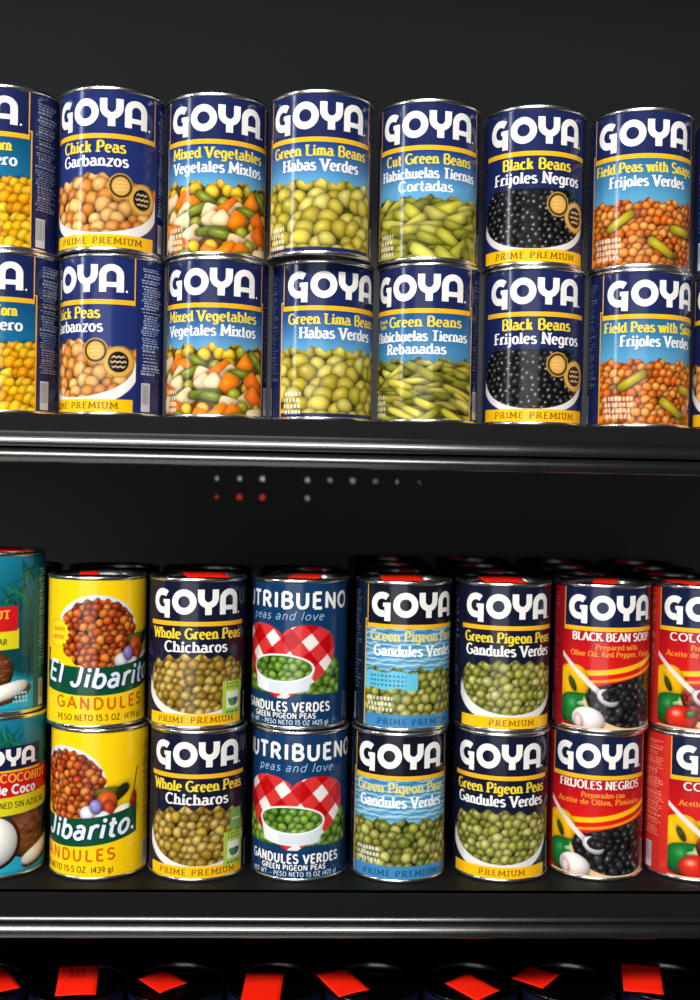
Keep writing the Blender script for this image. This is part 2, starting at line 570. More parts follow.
def steel_can(root, h=HC, steel=None, lid_mat=None):
    v, f = lathe([(0, 4.5), (26, 4.5), (27, 3.6), (33, 3.6), (35.5, 5), (36.9, 5.2), (36.9, h - 5.2)])
    steel = steel or M_STEEL
    mesh_obj('steel_body', v, f, steel, root)
    v, f = lathe([(36.4, 5.2), (36.4, 0.5), (36.9, 0.05), (37.6, 0.05), (38.1, 0.6), (38.1, 2.3), (37.75, 2.9), (36.9, 3.2)])
    mesh_obj('bottom_seam', v, f, steel, root)
    v, f = lathe([(36.9, h - 3.2), (37.75, h - 2.9), (38.1, h - 2.3), (38.1, h - .6), (37.6, h - .05), (36.9, h - .05), (36.4, h - .5), (36.2, h - 4.6)])
    mesh_obj('top_seam', v, f, steel, root)
    prof = [(0, h - 4.2), (9, h - 4.2), (10, h - 3.8), (12, h - 3.8), (13, h - 4.3), (20, h - 4.3), (21, h - 3.9), (23, h - 3.9), (24, h - 4.5),
            (31, h - 4.5), (32, h - 4.0), (33.5, h - 4.0), (35, h - 5.0), (36.3, h - 4.8)]
    v, f = lathe(prof[::-1])
    mesh_obj('lid', v, f, lid_mat or M_LID, root)


def price_sticker(root, x, y, w, d, rot, h=HC, lift=0.0, marks=False):
    """a red reduced-price sticker on the lid, mm; lift raises its far edge"""
    n = 8
    vs, fs = [], []
    for i in range(n + 1):
        t = i / n - .5
        for j in range(n + 1):
            s = j / n - .5
            X, Y = s * w, t * d
            Z = (i / n) ** 1.3 * lift + .5 * math.sin(j / n * 3.14) * (.4 + lift * .04)
            vs.append((X, Y, Z))
    top = len(vs)
    vs = vs + [(a, b, c - .15) for a, b, c in vs]
    m = n + 1
    for i in range(n):
        for j in range(n):
            a = i * m + j
            fs.append((a, a + 1, a + m + 1, a + m))
            fs.append((top + a, top + a + m, top + a + m + 1, top + a + 1))
    ring = [j for j in range(m)] + [i * m + n for i in range(1, m)] + [n * m + j for j in range(n - 1, -1, -1)] + [i * m for i in range(n - 1, 0, -1)]
    for a, b in zip(ring, ring[1:] + ring[:1]):
        fs.append((a, top + a, top + b, b))
    c, s = math.cos(rot), math.sin(rot)
    W = lambda q: ((x + q[0] * c - q[1] * s) * 1e-3, (y + q[0] * s + q[1] * c) * 1e-3, (h + q[2]) * 1e-3)
    h = h - 0.0 + .12
    o = mesh_obj('price_sticker', [W(q) for q in vs], fs, M_STICK, root)
    if marks:
        mv, mf = [], []
        for k in range(3):
            for ax in (0, 1):
                x0 = -6 + k * 4.2 + (ax * 1.4)
                b = len(mv)
                for t in (0.05, .3):
                    for xx in (x0, x0 + (.9 if ax else .7)):
                        zz = (t + .5) ** 1.3 * lift + .25 + .5 * (.4 + lift * .04)
                        mv.append(W((xx, t * d, zz)))
                mf.append((b, b + 1, b + 3, b + 2))
        mesh_obj('printed_price', mv, mf, M_STICKINK, o)
    return o


# ------------------------------------------------------------------ food pictures
CHICK = [(226, 146, 62), (238, 174, 98), (206, 122, 46)]
LIMA = [(206, 186, 66), (220, 204, 96), (184, 164, 48)]
CORN = [(252, 184, 18), (255, 200, 40), (238, 156, 10)]
GBEAN = [(184, 178, 58), (202, 194, 80), (146, 146, 42)]
BLACKB = [(30, 30, 34), (42, 42, 46), (22, 22, 26)]
FIELD = [(238, 124, 36), (248, 150, 62), (220, 98, 26)]
WPEA = [(178, 142, 50), (150, 116, 36), (196, 164, 78)]
PIGEON = [(152, 152, 58), (122, 128, 46), (178, 174, 90)]
GAND = [(208, 88, 28), (232, 126, 44), (170, 58, 20)]


def top_edge(c, rng, z, amp=1.5):
    return c.soft(z + amp * np.sin(c.X * .35 + 1) + amp * .5 * np.sin(c.X * .9) - c.Z, 1.0)


def seal(c, x, z, r, inner):
    c.fill(c.ell(x, z, r, r), (196, 150, 60))
    c.fill(c.ell(x, z, r * .9, r * .9), (60, 48, 26))
    c.fill(c.ell(x, z, r * .72, r * .72), (206, 164, 84))
    c.fill(c.ell(x, z, r * .6, r * .6), inner)
    for k in range(3):
        d = np.abs((c.Z - z) - (k - 1) * r * .28 - .25 * np.sin((c.X - x) * 2.5 + k))
        c.fill(c.soft(.35 - d) * c.ell(x, z, r * .48, r * .55), (226, 200, 140))


def bowl(c, cx, cz, rx, rz, color=(232, 230, 226)):
    m = c.ell(cx, cz, rx, rz) * c.soft(cz + 4 - c.Z, 2)
    c.fill(m, color)
    return m


def pic_canvas(navy=NAVY, blue=None, z1=77.0):
    c = Canvas(-HW - 1.5, HW + 1.5, 2.9, z1, navy)
    if blue:
        c.grad(77, blue[0], 50, blue[1])
    return c


def prime_band(c, color=BAND, z=11.6):
    c.fill(c.soft(z - c.Z) * c.soft(HW - .5 - np.abs(c.X)), color)


def art_corn(c, rng):
    c.pile(rng, -44, 44, 2, 46, 4.3, 4.9, CORN, top_edge(c, rng, 51), shine=.3, edge=.72, square=2.6)


def art_chick(c, rng):
    c.fill(c.ell(0, 34, 46, 29) * c.soft(40 - c.Z), (236, 232, 226))
    m = c.ell(-1, 38, 43.5, 25) 
    c.fill(m * c.soft(46 - c.Z, 6), (120, 70, 30))
    c.pile(rng, -42, 42, 12, 50, 6.2, 5.6, CHICK, np.maximum(m, c.soft(c.Z - 38)) * c.soft(47 + 6 * np.exp(-((c.X + 4) / 18) ** 2) + 1.2 * np.sin(c.X * .6) - c.Z, 1), shine=.3, edge=.5)
    prime_band(c)


def art_mixed(c, rng):
    clip = top_edge(c, rng, 50, 2)
    c.fill(clip, (120, 80, 20))
    z = 52
    while z > 0:
        x = -46
        while x < 46:
            k = rng.random()
            X, Z = x + rng.uniform(-3, 3), z + rng.uniform(-2, 2)
            if z > 40:
                k = .95 if k < .7 else k
            if k < .3:
                c.blob(X, Z, 9.5, 6.2, rng.uniform(-1.2, 1.2), (238, 108 + rng.randint(0, 22), 20), clip, .15, .72, 5)
            elif k < .48:
                c.blob(X, Z, 8.0, 6.4, rng.uniform(-1, 1), (240, 206, 160), clip, .2, .75, 5)
            elif k < .68:
                c.blob(X, Z, 13, 3.6, rng.uniform(-.8, .5), (118, 132, 34), clip, .3, .45, 3, .2)
            elif k < .84:
                c.blob(X, Z, 5.2, 5.2, 0, (164, 166, 40), clip, .4, .45)
            else:
                c.blob(X, Z, 5.2, 4.8, rng.uniform(-1, 1), (248, 196, 40), clip, .4, .5)
            x += 10.4
        z -= 7.4


def art_lima(c, rng):
    clip = top_edge(c, rng, 50, 1.5)
    c.fill(clip, (84, 84, 20))
    c.pile(rng, -46, 46, 4, 48, 7.6, 6.2, LIMA, clip, sx=1.5, sz=1.25, spin=1.0, shine=.35, edge=.45)
    c.fill(c.soft(5.4 - c.Z), NAVY)


def art_cut(c, rng):
    clip = top_edge(c, rng, 44, 1.5)
    c.fill(clip, (52, 66, 18))
    c.pile(rng, -50, 50, 2, 42, 14, 4.4, GBEAN, clip, sx=1.1, sz=1.3, spin=.7, shine=.15, edge=.5, square=3.2, bend=.12)


def art_french(c, rng):
    clip = top_edge(c, rng, 44, 1.5)
    c.fill(clip, (76, 88, 22))
    c.pile(rng, -50, 50, 0, 43, 20, 3.0, [(194, 184, 56), (214, 204, 90), (150, 150, 44), (220, 198, 80)], clip, sx=.8, sz=1.3, spin=.6, shine=.12, edge=.6, square=3, bend=.5)


def art_black(c, rng):
    c.fill(c.ell(-2, 32, 44, 24.5) * c.soft(36 - c.Z, 6), (228, 224, 222))
    m = c.ell(-2, 37, 42, 25)
    c.fill(np.maximum(m, 0) * c.soft(52 - c.Z), (8, 8, 10))
    c.pile(rng, -40, 40, 12, 54, 3.9, 2.8, BLACKB, m * c.soft(54 - c.Z), sx=1.5, sz=1.35, shine=.75, edge=.35)
    c.fill(c.soft(11.6 - c.Z), (250, 190, 18))
    prime_band(c)


def art_field(c, rng):
    clip = top_edge(c, rng, 47, 1.5)
    c.fill(clip, (120, 50, 12))
    c.pile(rng, -46, 46, 2, 46, 4.2, 3.5, FIELD, clip, sx=1.45, sz=1.3, shine=.35, edge=.45)
    for x, z, r in ((-18, 33, .55), (12, 14, -.55), (30, 27, -.1)):
        c.blob(x, z, 12, 3.4, r, (178, 160, 34), clip, .25, .5, 4)
    # pale small print in the lower corner
    for k in range(4):
        d = np.abs(c.Z - (8 + k * 4.2))
        m = c.soft(1.5 - d) * c.soft(11 - np.abs(c.X + 28)) * (np.sin(c.X * 2.2 + k) > -.5)
        c.fill(m * .75, (228, 214, 205))


def weight_marks(c, x=-33, n=4, w=7, z=6):
    for k in range(n):
        d = np.abs(c.Z - (z + k * 4.2))
        m = c.soft(1.4 - d) * c.soft(w - np.abs(c.X - x)) * (np.sin(c.X * 2.1 + k * 2) > -.5)
        c.fill(m * .8, (236, 232, 222))


def art_wpea(c, rng):
    c.fill(c.ell(-1, 32, 44, 25) * c.soft(36 - c.Z, 6), (228, 226, 222))
    m = c.ell(1, 37, 42, 25)
    clip = np.maximum(m, 0) * c.soft(55 + 2 * np.sin(c.X * .5) - .004 * c.X ** 2 - c.Z, 1)
    c.fill(clip, (74, 52, 14))
    c.pile(rng, -42, 42, 12, 52, 4.7, 4.5, WPEA, clip, shine=.4, edge=.4)
    prime_band(c)


def art_pigeon(c, rng, blue=False):
    if blue:
        clip = top_edge(c, rng, 46, 1.5)
        c.fill(clip, (48, 54, 22))
        c.pile(rng, -46, 46, 6, 46, 5.0, 4.6, PIGEON, clip, shine=.4, edge=.35)
        c.fill(c.soft(12.6 - c.Z), (62, 130, 180))
    else:
        c.fill(c.ell(-1, 33, 44, 27) * c.soft(36 - c.Z, 6), (228, 226, 222))
        m = c.ell(1, 38, 42, 24.5)
        clip = m * c.soft(53 - .003 * c.X ** 2 + 1.5 * np.sin(c.X * .5) - c.Z, 1)
        c.fill(clip, (48, 52, 18))
        c.pile(rng, -42, 42, 12, 53, 4.6, 4.3, PIGEON, clip, shine=.4, edge=.4)
        prime_band(c)


def art_soup(c, rng, beans):
    red = (206, 26, 28)
    c.grad(77, (168, 20, 30), 45, (214, 26, 22))
    # yellow swooshes
    sw = 46 + .0024 * (c.X + 22) ** 2 + .04 * c.X
    c.fill(c.soft(2.0 - np.abs(c.Z - sw)) * c.soft(c.X + 34), (246, 190, 20))
    c.fill(c.soft(1.0 - np.abs(c.Z - (sw - 6.5))) * c.soft(c.X + 20), (240, 150, 30))
    # yellow pepper, green pepper
    c.blob(-33, 33, 15, 18, .1, (250, 184, 16), None, .15, .75, 2.6)
    c.blob(-33, 36, 2.5, 6, .5, (52, 70, 20), None, .1, .6)
    c.blob(-27, 17, 18, 12.5, 0, (24, 120, 48), None, .25, .5, 3)
    c.blob(-23, 22, 6, 2.2, .1, (120, 190, 120), None, .2, .8)
    # pale soup bowl edge
    c.fill(c.ell(18, 26, 42, 27) * c.soft(26 - c.Z, 4), (222, 190, 140))
    c.fill(c.ell(18, 29, 40, 25.5) * c.soft(30 - c.Z, 8), (40, 26, 24))
    m = c.ell(18, 29, 38, 25) * c.soft(38 + .22 * c.X - c.Z, 1.5)
    if beans == 'black':
        c.fill(m, (12, 10, 12))
        c.pile(rng, -20, 44, 5, 44, 5.2, 3.9, [(36, 34, 38), (50, 48, 52), (26, 24, 30)], m, shine=.45, edge=.35)
    else:
        c.fill(m, (90, 14, 12))
        c.pile(rng, -20, 44, 5, 44, 6.0, 4.4, [(190, 40, 34), (168, 30, 26), (206, 66, 50)], m, shine=.3, edge=.4)
    # wooden-handled spoon, white
    d = np.abs((c.Z - 57) + (c.X + 42) * .86)
    c.fill(c.soft(1.5 + .02 * (c.X + 42) - d * .76) * c.soft(-8 - c.X) , (226, 218, 214))
    c.blob(-5, 27, 9, 6, -.5, (220, 214, 214), None, .3, .7)
    c.pile(rng, -4, 4, 24, 31, 4.2, 3.4, [(40, 36, 40), (30, 28, 32)] if beans == 'black' else [(180, 40, 34)], c.ell(-2, 29, 8, 5), shine=.4)
    if beans == 'black':
        c.blob(-20, 10, 13, 9.5, -.15, (236, 224, 220), None, .4, .75)
        c.blob(-27, 8, 3, 5, .2, (226, 190, 186), None, .1, .9)
    else:
        c.blob(-22, 11, 13, 10, 0, (214, 44, 26), None, .6, .5)
        c.blob(-14, 15, 4, 2.5, .4, (70, 120, 40), None, .2, .6)
    c.fill(c.soft(4.0 - c.Z), (226, 200, 160))


# ------------------------------------------------------------------ can prototypes
def new_can(name, h=HC, *mats):
    root = bpy.data.objects.new(name, None)
    COL.objects.link(root)
    root.empty_display_size = 0.02
    steel_can(root, h, *mats)
    return root


def logo_can(name, art, lines, navy=NAVY, blue=None, panel=None, prime=None, seed=1, seals=False, extra=None, body=None, ink=None, marks=False):
    """a can with the four-letter logo; lines = (text, cx, z, cap, width, colour)"""
    rng = random.Random(seed)
    root = new_can(name)
    p = Print()
    base_wrap(p, body or navy)
    front_frame(p, navy, panel, uprights=art not in (art_wpea, art_pigeon, art_black))
    C2 = math.pi * RL
    info_panel(p, HW + 5, HW + 27, rng, ink or (92, 100, 130))
    info_panel(p, -HW - 27, -HW - 6, rng, ink or (92, 100, 130))
    if blue or art in (art_corn, art_field):
        for s in (-1, 1):
            p.rect(s * (HW + 2) - .5, s * (HW + 2) + .5, 3, 83, GOLD, 3)
            p.rect(min(s * HW, s * (HW + 2.4)), max(s * HW, s * (HW + 2.4)), 82.4, 83.4, GOLD, 3)
    lab = p.build('label', root)
    c = pic_canvas(navy, blue)
    art(c, rng)
    if marks:
        weight_marks(c)
    if seals:
        seals(c)
    if extra:
        extra(c, rng)
    c.build('food_picture', lab)
    g = Print()
    logo(g)
    g.build('brand_lettering', lab)
    t = Print()
    for s, cx, z, cap, wd, col in lines:
        t.text(s, cx, z, cap, col, 5, wd, w=.235, thin=.105)
    t.build('product_name', lab)
    if prime:
        t = Print()
        t.text(prime[0], prime[1], 5.2, 4.2, prime[2], 5, prime[3], w=.2, thin=.12, space=.18)
        t.build('band_lettering', lab)
    return root


def two_seals(x, z):
    def go(c):
        c.fill(c.ell(x + 16, z - 7.5, 11, 11), (176, 124, 40))
        c.fill(c.ell(x + 16, z - 7.5, 10.2, 10.2), (214, 164, 80))
        c.fill(c.ell(x + 16, z - 7.5, 7.2, 7.2), (30, 24, 20))
        for k in range(3):
            d = np.abs((c.Z - z + 7.5) - (k - 1) * 3.4 - .4 * np.sin((c.X - x) * 1.9 + k))
            c.fill(c.soft(.6 - d) * c.ell(x + 16, z - 7.5, 5.6, 5.6), (214, 190, 150))
        seal(c, x, z, 8.8, (228, 164, 76))
    return go


BLUE = ((28, 60, 122), (92, 158, 200))
WATER = ((66, 130, 174), (112, 172, 198))


def water_lines(c, rng):
    m = c.soft(c.Z - 46, 2)
    for k in range(16):
        z = 48 + k * 1.9
        d = np.abs(c.Z - z - .7 * np.sin(c.X * .23 + k * 1.7) - .4 * np.sin(c.X * .6 + k))
        c.fill(c.soft(.6 - d) * m * .6, (206, 232, 240) if k % 2 else (40, 104, 156))


def low_salt_flag(c, rng):
    water_lines(c, rng)


def flag(c):
    c.fill(c.soft(24 - np.abs(c.X + 24)) * c.soft(6.5 - np.abs(c.Z - 38 - .8 * np.sin(c.X * .3))), (96, 186, 216))
    for k in range(3):
        c.fill(c.soft(.8 - np.abs(c.Z - 34.5 - k * 3.4)) * c.soft(15 - np.abs(c.X + 24)) * (np.sin(c.X * 2) > -.4), (50, 120, 140))
    weight_marks(c, -30, 3, 11, 16)


def green_sticker(c):
    c.fill(c.soft(10.5 - np.abs(c.X - 31)) * c.soft(13 - np.abs(c.Z - 22)), (172, 196, 70))
    c.fill(c.soft(7 - np.abs(c.X - 31)) * c.soft(6.5 - np.abs(c.Z - 21)), (222, 228, 206))
    c.fill(c.ell(31, 21, 5.2, 5.2) * c.soft(22 - c.Z), (66, 130, 60))
    c.fill(c.ell(33, 21, 4.2, 4.4) * c.soft(22 - c.Z) * c.soft(c.X - 32), (70, 60, 110))
    for k in range(2):
        c.fill(c.soft(.7 - np.abs(c.Z - 30.5 - k * 2.5)) * c.soft(7 - np.abs(c.X - 31)) * (np.sin(c.X * 2.3) > -.4), (92, 120, 50))
    c.fill(c.soft(.8 - np.abs(c.Z - 11.6)) * c.soft(7 - np.abs(c.X - 31)) * (np.sin(c.X * 2.3) > -.4), (60, 90, 40))


def green_sticker_pair(c):
    green_sticker(c)
    c.fill(c.soft(6 - np.abs(c.X - 33)) * c.soft(8 - np.abs(c.Z - 44)), (110, 160, 90))
    c.fill(c.soft(.8 - np.abs(c.Z - 44)) * c.soft(4.5 - np.abs(c.X - 33)) * (np.sin(c.X * 2.3) > -.4), (220, 226, 200))


L1, L2, L3 = 67.6, 57.6, 48.6
PROTO = {}
PROTO['corn'] = logo_can('corn_can', art_corn, [('Whole Kernel Corn', 0, L1, 7.2, 60, YTEXT), ('Ma\u00edz Entero', 5, L2, 7.6, 58, WHITE)],
                         navy=NAVY, blue=((18, 78, 120), (24, 106, 146)), seed=3, ink=(130, 138, 160))
PROTO['chick'] = logo_can('chickpea_can', art_chick, [('Chick Peas', -6, L1, 7.6, 48, YTEXT), ('Garbanzos', -5, L2 + .6, 7.6, 50, WHITE)],
                          navy=(32, 46, 106), prime=('PRIME PREMIUM', 0, BROWN, 62), seed=4, ink=(160, 172, 205), seals=two_seals(15, 45), body=(29, 42, 96))
PROTO['mixed'] = logo_can('mixed_vegetable_can', art_mixed, [('Mixed Vegetables', 0, L1, 7.2, 72, YTEXT), ('Vegetales Mixtos', 0, L2, 7.4, 71, WHITE)],
                          blue=BLUE, seed=5, marks=True)
PROTO['lima'] = logo_can('lima_bean_can', art_lima, [('Green Lima Beans', 0, L1, 7.2, 74, YTEXT), ('Habas Verdes', 1, L2, 7.6, 57, WHITE)],
                         blue=BLUE, seed=6, marks=True)
PROTO['cut'] = logo_can('green_bean_can', art_cut, [('Cut Green Beans', 0, L1, 7.0, 68, YTEXT), ('Habichuelas Tiernas', 0, L2, 7.0, 77, WHITE), ('Cortadas', -2, L3, 7.0, 40, WHITE)],
                        blue=BLUE, seed=7, marks=True)
PROTO['french'] = logo_can('green_bean_can', art_french, [('French', -31, L1 + 3.6, 2.8, 11, YTEXT), ('Style', -31, L1 - .2, 2.8, 9, YTEXT), ('Green Beans', 5, L1, 7.0, 56, YTEXT),
                                                           ('Habichuelas Tiernas', 0, L2, 7.0, 77, WHITE), ('Rebanadas', -2, L3, 7.0, 46, WHITE)],
                           blue=((28, 80, 134), (70, 132, 172)), seed=8, marks=True, extra=None)
PROTO['black'] = logo_can('black_bean_can', art_black, [('Black Beans', 0, L1, 7.6, 52, YTEXT), ('Frijoles Negros', 1, L2 + .2, 7.6, 68, WHITE)],
                          prime=('PRIME PREMIUM', 0, BROWN, 62), seed=9, seals=two_seals(16, 43.5))
PROTO['field'] = logo_can('field_pea_can', art_field, [('Field Peas with Snaps', 0, L1, 7.0, 80, YTEXT), ('Frijoles Verdes', 2, L2, 7.4, 58, WHITE)],
                          blue=((38, 98, 144), (84, 152, 188)), seed=10)
PROTO['pink'] = logo_can('pink_bean_can', art_chick, [('Pink Beans', -6, L1, 7.6, 50, YTEXT), ('Habichuelas', -3, L2 + .6, 7.6, 56, WHITE)],
                         prime=('PRIME PREMIUM', 0, BROWN, 62), seed=11)
PROTO['wpea'] = logo_can('green_pea_can', art_wpea, [('Whole Green Peas', 0, L1, 7.6, 77, YTEXT), ('Ch\u00edcharos', -1, L2, 7.8, 50, WHITE)],
                         navy=NAVY2, prime=('PRIME PREMIUM', 0, BROWN, 62), seed=12, seals=green_sticker)
PROTO['wpea2'] = logo_can('green_pea_can', art_wpea, [('Whole Green Peas', 0, L1, 7.6, 77, YTEXT), ('Ch\u00edcharos', -1, L2, 7.8, 50, WHITE)],
                          navy=NAVY2, prime=('PRIME PREMIUM', 0, BROWN, 62), seed=13, seals=green_sticker_pair)
PLINES = [('Green Pigeon Peas', 0, L1, 7.4, 77, YTEXT), ('Gandules Verdes', 0, L2, 7.8, 74, WHITE)]
PLINES2 = [('Green Pigeon Peas', 0, L1, 7.4, 77, (222, 206, 110)), ('Gandules Verdes', 0, L2 - 1, 7.8, 70, (246, 250, 250))]
PROTO['pigeon_blue'] = logo_can('pigeon_pea_can', lambda c, r: (water_lines(c, r), art_pigeon(c, r, True)), PLINES2, navy=NAVY2, blue=WATER, panel=(18, 20, 34), prime=('PRIME PREMIUM', 0, (24, 70, 120), 62),
                                seed=14, seals=flag, extra=None, body=(16, 30, 50), marks=False)
PROTO['pigeon_blue2'] = logo_can('pigeon_pea_can', lambda c, r: (water_lines(c, r), art_pigeon(c, r, True)), PLINES2, navy=NAVY2, blue=WATER, panel=(18, 20, 34),
                                 prime=('PRIME PREMIUM', 0, (24, 70, 120), 62), seed=15, body=(16, 30, 50), seals=lambda c: weight_marks(c, -28, 3, 11, 16))
PROTO['pigeon_navy'] = logo_can('pigeon_pea_can', art_pigeon, PLINES, navy=NAVY2, prime=('PREMIUM', 2, BROWN, 36), seed=16)
ORANGE = (240, 140, 50)
RED = (150, 20, 32)
PROTO['soup'] = logo_can('black_bean_soup_can', lambda c, r: art_soup(c, r, 'black'),
                         [('BLACK BEAN SOUP', 0, 70, 5.8, 68, WHITE), ('Prepared with', 2, 63.4, 3.8, 34, ORANGE), ('Olive Oil, Red Pepper, Onion', 0, 58, 4.0, 70, ORANGE)],
                         navy=(24, 32, 66), panel=(22, 30, 62), body=RED, seed=17, ink=(196, 70, 70))
PROTO['negros'] = logo_can('black_bean_soup_can', lambda c, r: art_soup(c, r, 'black'),
                           [('FRIJOLES NEGROS', 0, 70, 5.8, 68, WHITE), ('Preparados con', 2, 63.4, 3.8, 34, ORANGE), ('Aceite de Oliva, Pimiento', 0, 58, 4.0, 70, ORANGE)],
                           navy=(24, 32, 66), panel=(22, 30, 62), body=RED, seed=18, ink=(196, 70, 70))
PROTO['colorado'] = logo_can('red_bean_can', lambda c, r: art_soup(c, r, 'red'),
                             [('COLORADOS', 0, 70, 5.8, 64, WHITE), ('Preparados con', 2, 63.4, 3.8, 34, ORANGE), ('Aceite de Oliva, Pimiento', 0, 58, 4.0, 70, ORANGE)],
                             navy=(24, 32, 66), panel=(22, 30, 62), body=(206, 44, 36), seed=19, ink=(236, 130, 110))


def make_yellow():
    rng = random.Random(31)
    root = new_can('gandules_can')
    YEL = (250, 204, 14)
    p = Print()
    base_wrap(p, YEL)
    info_panel(p, 60, 84, rng, (120, 100, 20), 100, 30)
    lab = p.build('label', root)
    c = Canvas(-56, 56, 2.9, 109.7, YEL)
    c.fill(c.ell(-6, 71.5, 32.5, 27.5) * c.soft(c.Z - 66, 12), (206, 222, 232))
    m = c.ell(-5, 70, 31 + 1.2 * np.sin(c.Z * .7), 26 + 1.0 * np.sin(c.X * .8))
    c.fill(m, (60, 20, 12))
    c.pile(rng, -38, 28, 42, 98, 4.3, 3.8, GAND, m, shine=.35, edge=.3)
    # garlic, peppers and a chilli beside the dish
    c.blob(36, 64, 10, 4, .6, (40, 46, 24), None, .15, .5, 3)
    c.blob(27, 66, 9, 3.2, .1, (96, 120, 40), None, .2, .5, 3)
    c.blob(27, 57, 8, 10, -.1, (222, 96, 34), None, .25, .5, 2.4)
    c.blob(29, 52, 5, 8, .2, (196, 60, 26), None, .2, .5)
    c.blob(14, 50, 7, 6, 0, (226, 222, 236), None, .3, .6)
    c.blob(24, 47, 6, 5, 0, (240, 236, 236), None, .3, .7)
    c.blob(19, 55, 4.5, 5.5, .3, (140, 130, 200), None, .3, .6)
    c.blob(42, 50, 10, 6, .1, (240, 232, 214), None, .3, .75)
    c.blob(49, 56, 3, 8, -.15, (150, 26, 24), None, .3, .5)
    d = np.abs((c.X - 49) - (c.Z - 63) * .2)
    c.fill(c.soft(.6 - d) * c.soft(c.Z - 62) * c.soft(82 - c.Z), (90, 40, 24))
    # small yellow badge with two lines of red print
    ang = np.arctan2(c.Z - 70, c.X + 38)
    c.fill(c.soft(10.5 + .7 * np.sin(ang * 14) - np.hypot(c.X + 38, c.Z - 70)), (196, 150, 10))
    c.fill(c.soft(9.8 + .7 * np.sin(ang * 14) - np.hypot(c.X + 38, c.Z - 70)), (252, 212, 30))
    for k in range(2):
        c.fill(c.soft(1.5 - np.abs(c.Z - 67 - k * 6)) * c.soft(6.5 - np.abs(c.X + 38)) * (np.sin(c.X * 2.4 + k) > -.5), (226, 110, 30))
    # green ribbon
    top = 45.5 + .0022 * (c.X + 10) ** 2
    c.fill(c.soft(top - c.Z) * c.soft(c.Z - (24.5 + .0022 * (c.X + 10) ** 2)) * c.soft(52.5 - np.abs(c.X)), (10, 72, 48))
    c.fill(c.soft(1.5 - np.abs(c.X + 51.5 - (c.Z - 45) * .1)) * c.soft(c.Z - 40) * c.soft(58 - c.Z), (10, 72, 48))
    c.build('food_picture', lab)
    g = Print()
    g.text('El Jibarito.', 1, 29.8, 14.5, (16, 40, 90), 3, 100, w=.2, thin=.17, serif=False, shear=.22, curve=.0022)
    g.text('El Jibarito.', .1, 30.6, 14.5, (222, 228, 240), 4, 100, w=.19, thin=.16, serif=False, shear=.22, curve=.0022)
    g.build('brand_lettering', lab)
    t = Print()
    t.text('GANDULES', -2, 14.6, 8.2, (198, 98, 12), 5, 72, w=.21, serif=False, space=.2, curve=.001)
    t.build('product_name', lab)
    t = Print()
    t.text('PESO NETO 15.5 OZ. (439 g)', -2, 6.2, 4.2, (104, 84, 16), 5, 70, w=.19, serif=False, space=.1)
    t.build('weight_lettering', lab)
    return root


def make_heart():
    rng = random.Random(37)
    root = new_can('pigeon_pea_can')
    BL = (16, 54, 94)
    p = Print()
    base_wrap(p, BL)
    info_panel(p, 62, 84, rng, (120, 150, 180), 100, 30)
    lab = p.build('label', root)
    c = Canvas(-56, 56, 2.9, 84, BL)
    # loose peas behind the heart
    m = c.soft(64 - .006 * c.X ** 2 - c.Z, 2) * c.soft(c.Z - 27) * c.soft(47 - np.abs(c.X), 3)
    c.fill(m, (40, 70, 24))
    c.pile(rng, -50, 50, 26, 66, 5.4, 5.0, [(110, 150, 48), (136, 172, 66), (88, 126, 38)], m, shine=.3, edge=.35)
    # gingham heart
    u, w_ = (c.X + 1) / 43.0, (c.Z - 47) / 29.0
    hz = w_ - .62 * np.sqrt(np.abs(u)) + .12
    hr = 1 - (u * u + hz * hz * 1.25)
    hm = c.soft(hr * 16)
    g1 = ((c.X * .77 + c.Z * .64) % 21) < 11.5
    g2 = ((-c.X * .64 + c.Z * .77) % 21) < 11.5
    chk = np.where((g1 & g2)[..., None], np.array([.74, .03, .04]), np.where((g1 | g2)[..., None], np.array([.84, .20, .20]), np.array([.95, .9, .88])))
    wv = .96 + .05 * np.sin(c.X * 3) * np.sin(c.Z * 3)
    c.fill(hm, np.clip(chk * wv[..., None], 0, 1))
    # white bowl of peas
    bx, bz = -2, 46
    c.fill(c.soft((1 - ((c.X - bx) / (26 - .25 * (bz - c.Z))) ** 2) * 10) * c.soft(bz - c.Z) * c.soft(c.Z - 27 - .006 * (c.X - bx) ** 2), (222, 226, 228))
    c.fill(c.soft((1 - ((c.X - bx - 7) / (20 - .25 * (bz - c.Z))) ** 2) * 10) * c.soft(bz - 2 - c.Z) * c.soft(c.Z - 28) * .5, (190, 198, 206))
    c.fill(c.ell(bx, bz, 26.5, 10.8), (238, 240, 240))
    c.fill(c.ell(bx, bz, 24.6, 9.4), (50, 76, 22))
    c.pile(rng, -26, 24, 39, 56, 4.6, 4.1, [(104, 150, 44), (130, 174, 62), (82, 126, 34)], c.ell(bx, bz, 24, 9.2), shine=.45, edge=.4)
    # lower blue field
    c.fill(c.soft(23.5 + .0012 * c.X ** 2 - c.Z), (16, 52, 90))
    c.build('food_picture', lab)
    g = Print()
    g.text('NUTRIBUENO', 0, 91.5, 11.2, WHITE, 4, 112, w=.23, serif=False, space=.12)
    g.text('peas and love', 0, 82.5, 6.2, (150, 184, 212), 4, 62, w=.1, thin=.08, serif=False, shear=.3, space=.08)
    g.build('brand_lettering', lab)
    t = Print()
    t.text('GANDULES VERDES', 0, 14.2, 6.4, WHITE, 5, 76, w=.22, serif=False, space=.12)
    t.build('product_name', lab)
    t = Print()
    t.text('GREEN PIGEON PEAS', 0, 8.9, 3.7, WHITE, 5, 52, w=.2, serif=False, space=.1)
    t.text('NET WT. - PESO NETO 15 OZ (425 g)', 0, 4.2, 3.2, (190, 206, 222), 5, 74, w=.18, serif=False, space=.1)
    t.build('weight_lettering', lab)
    return root


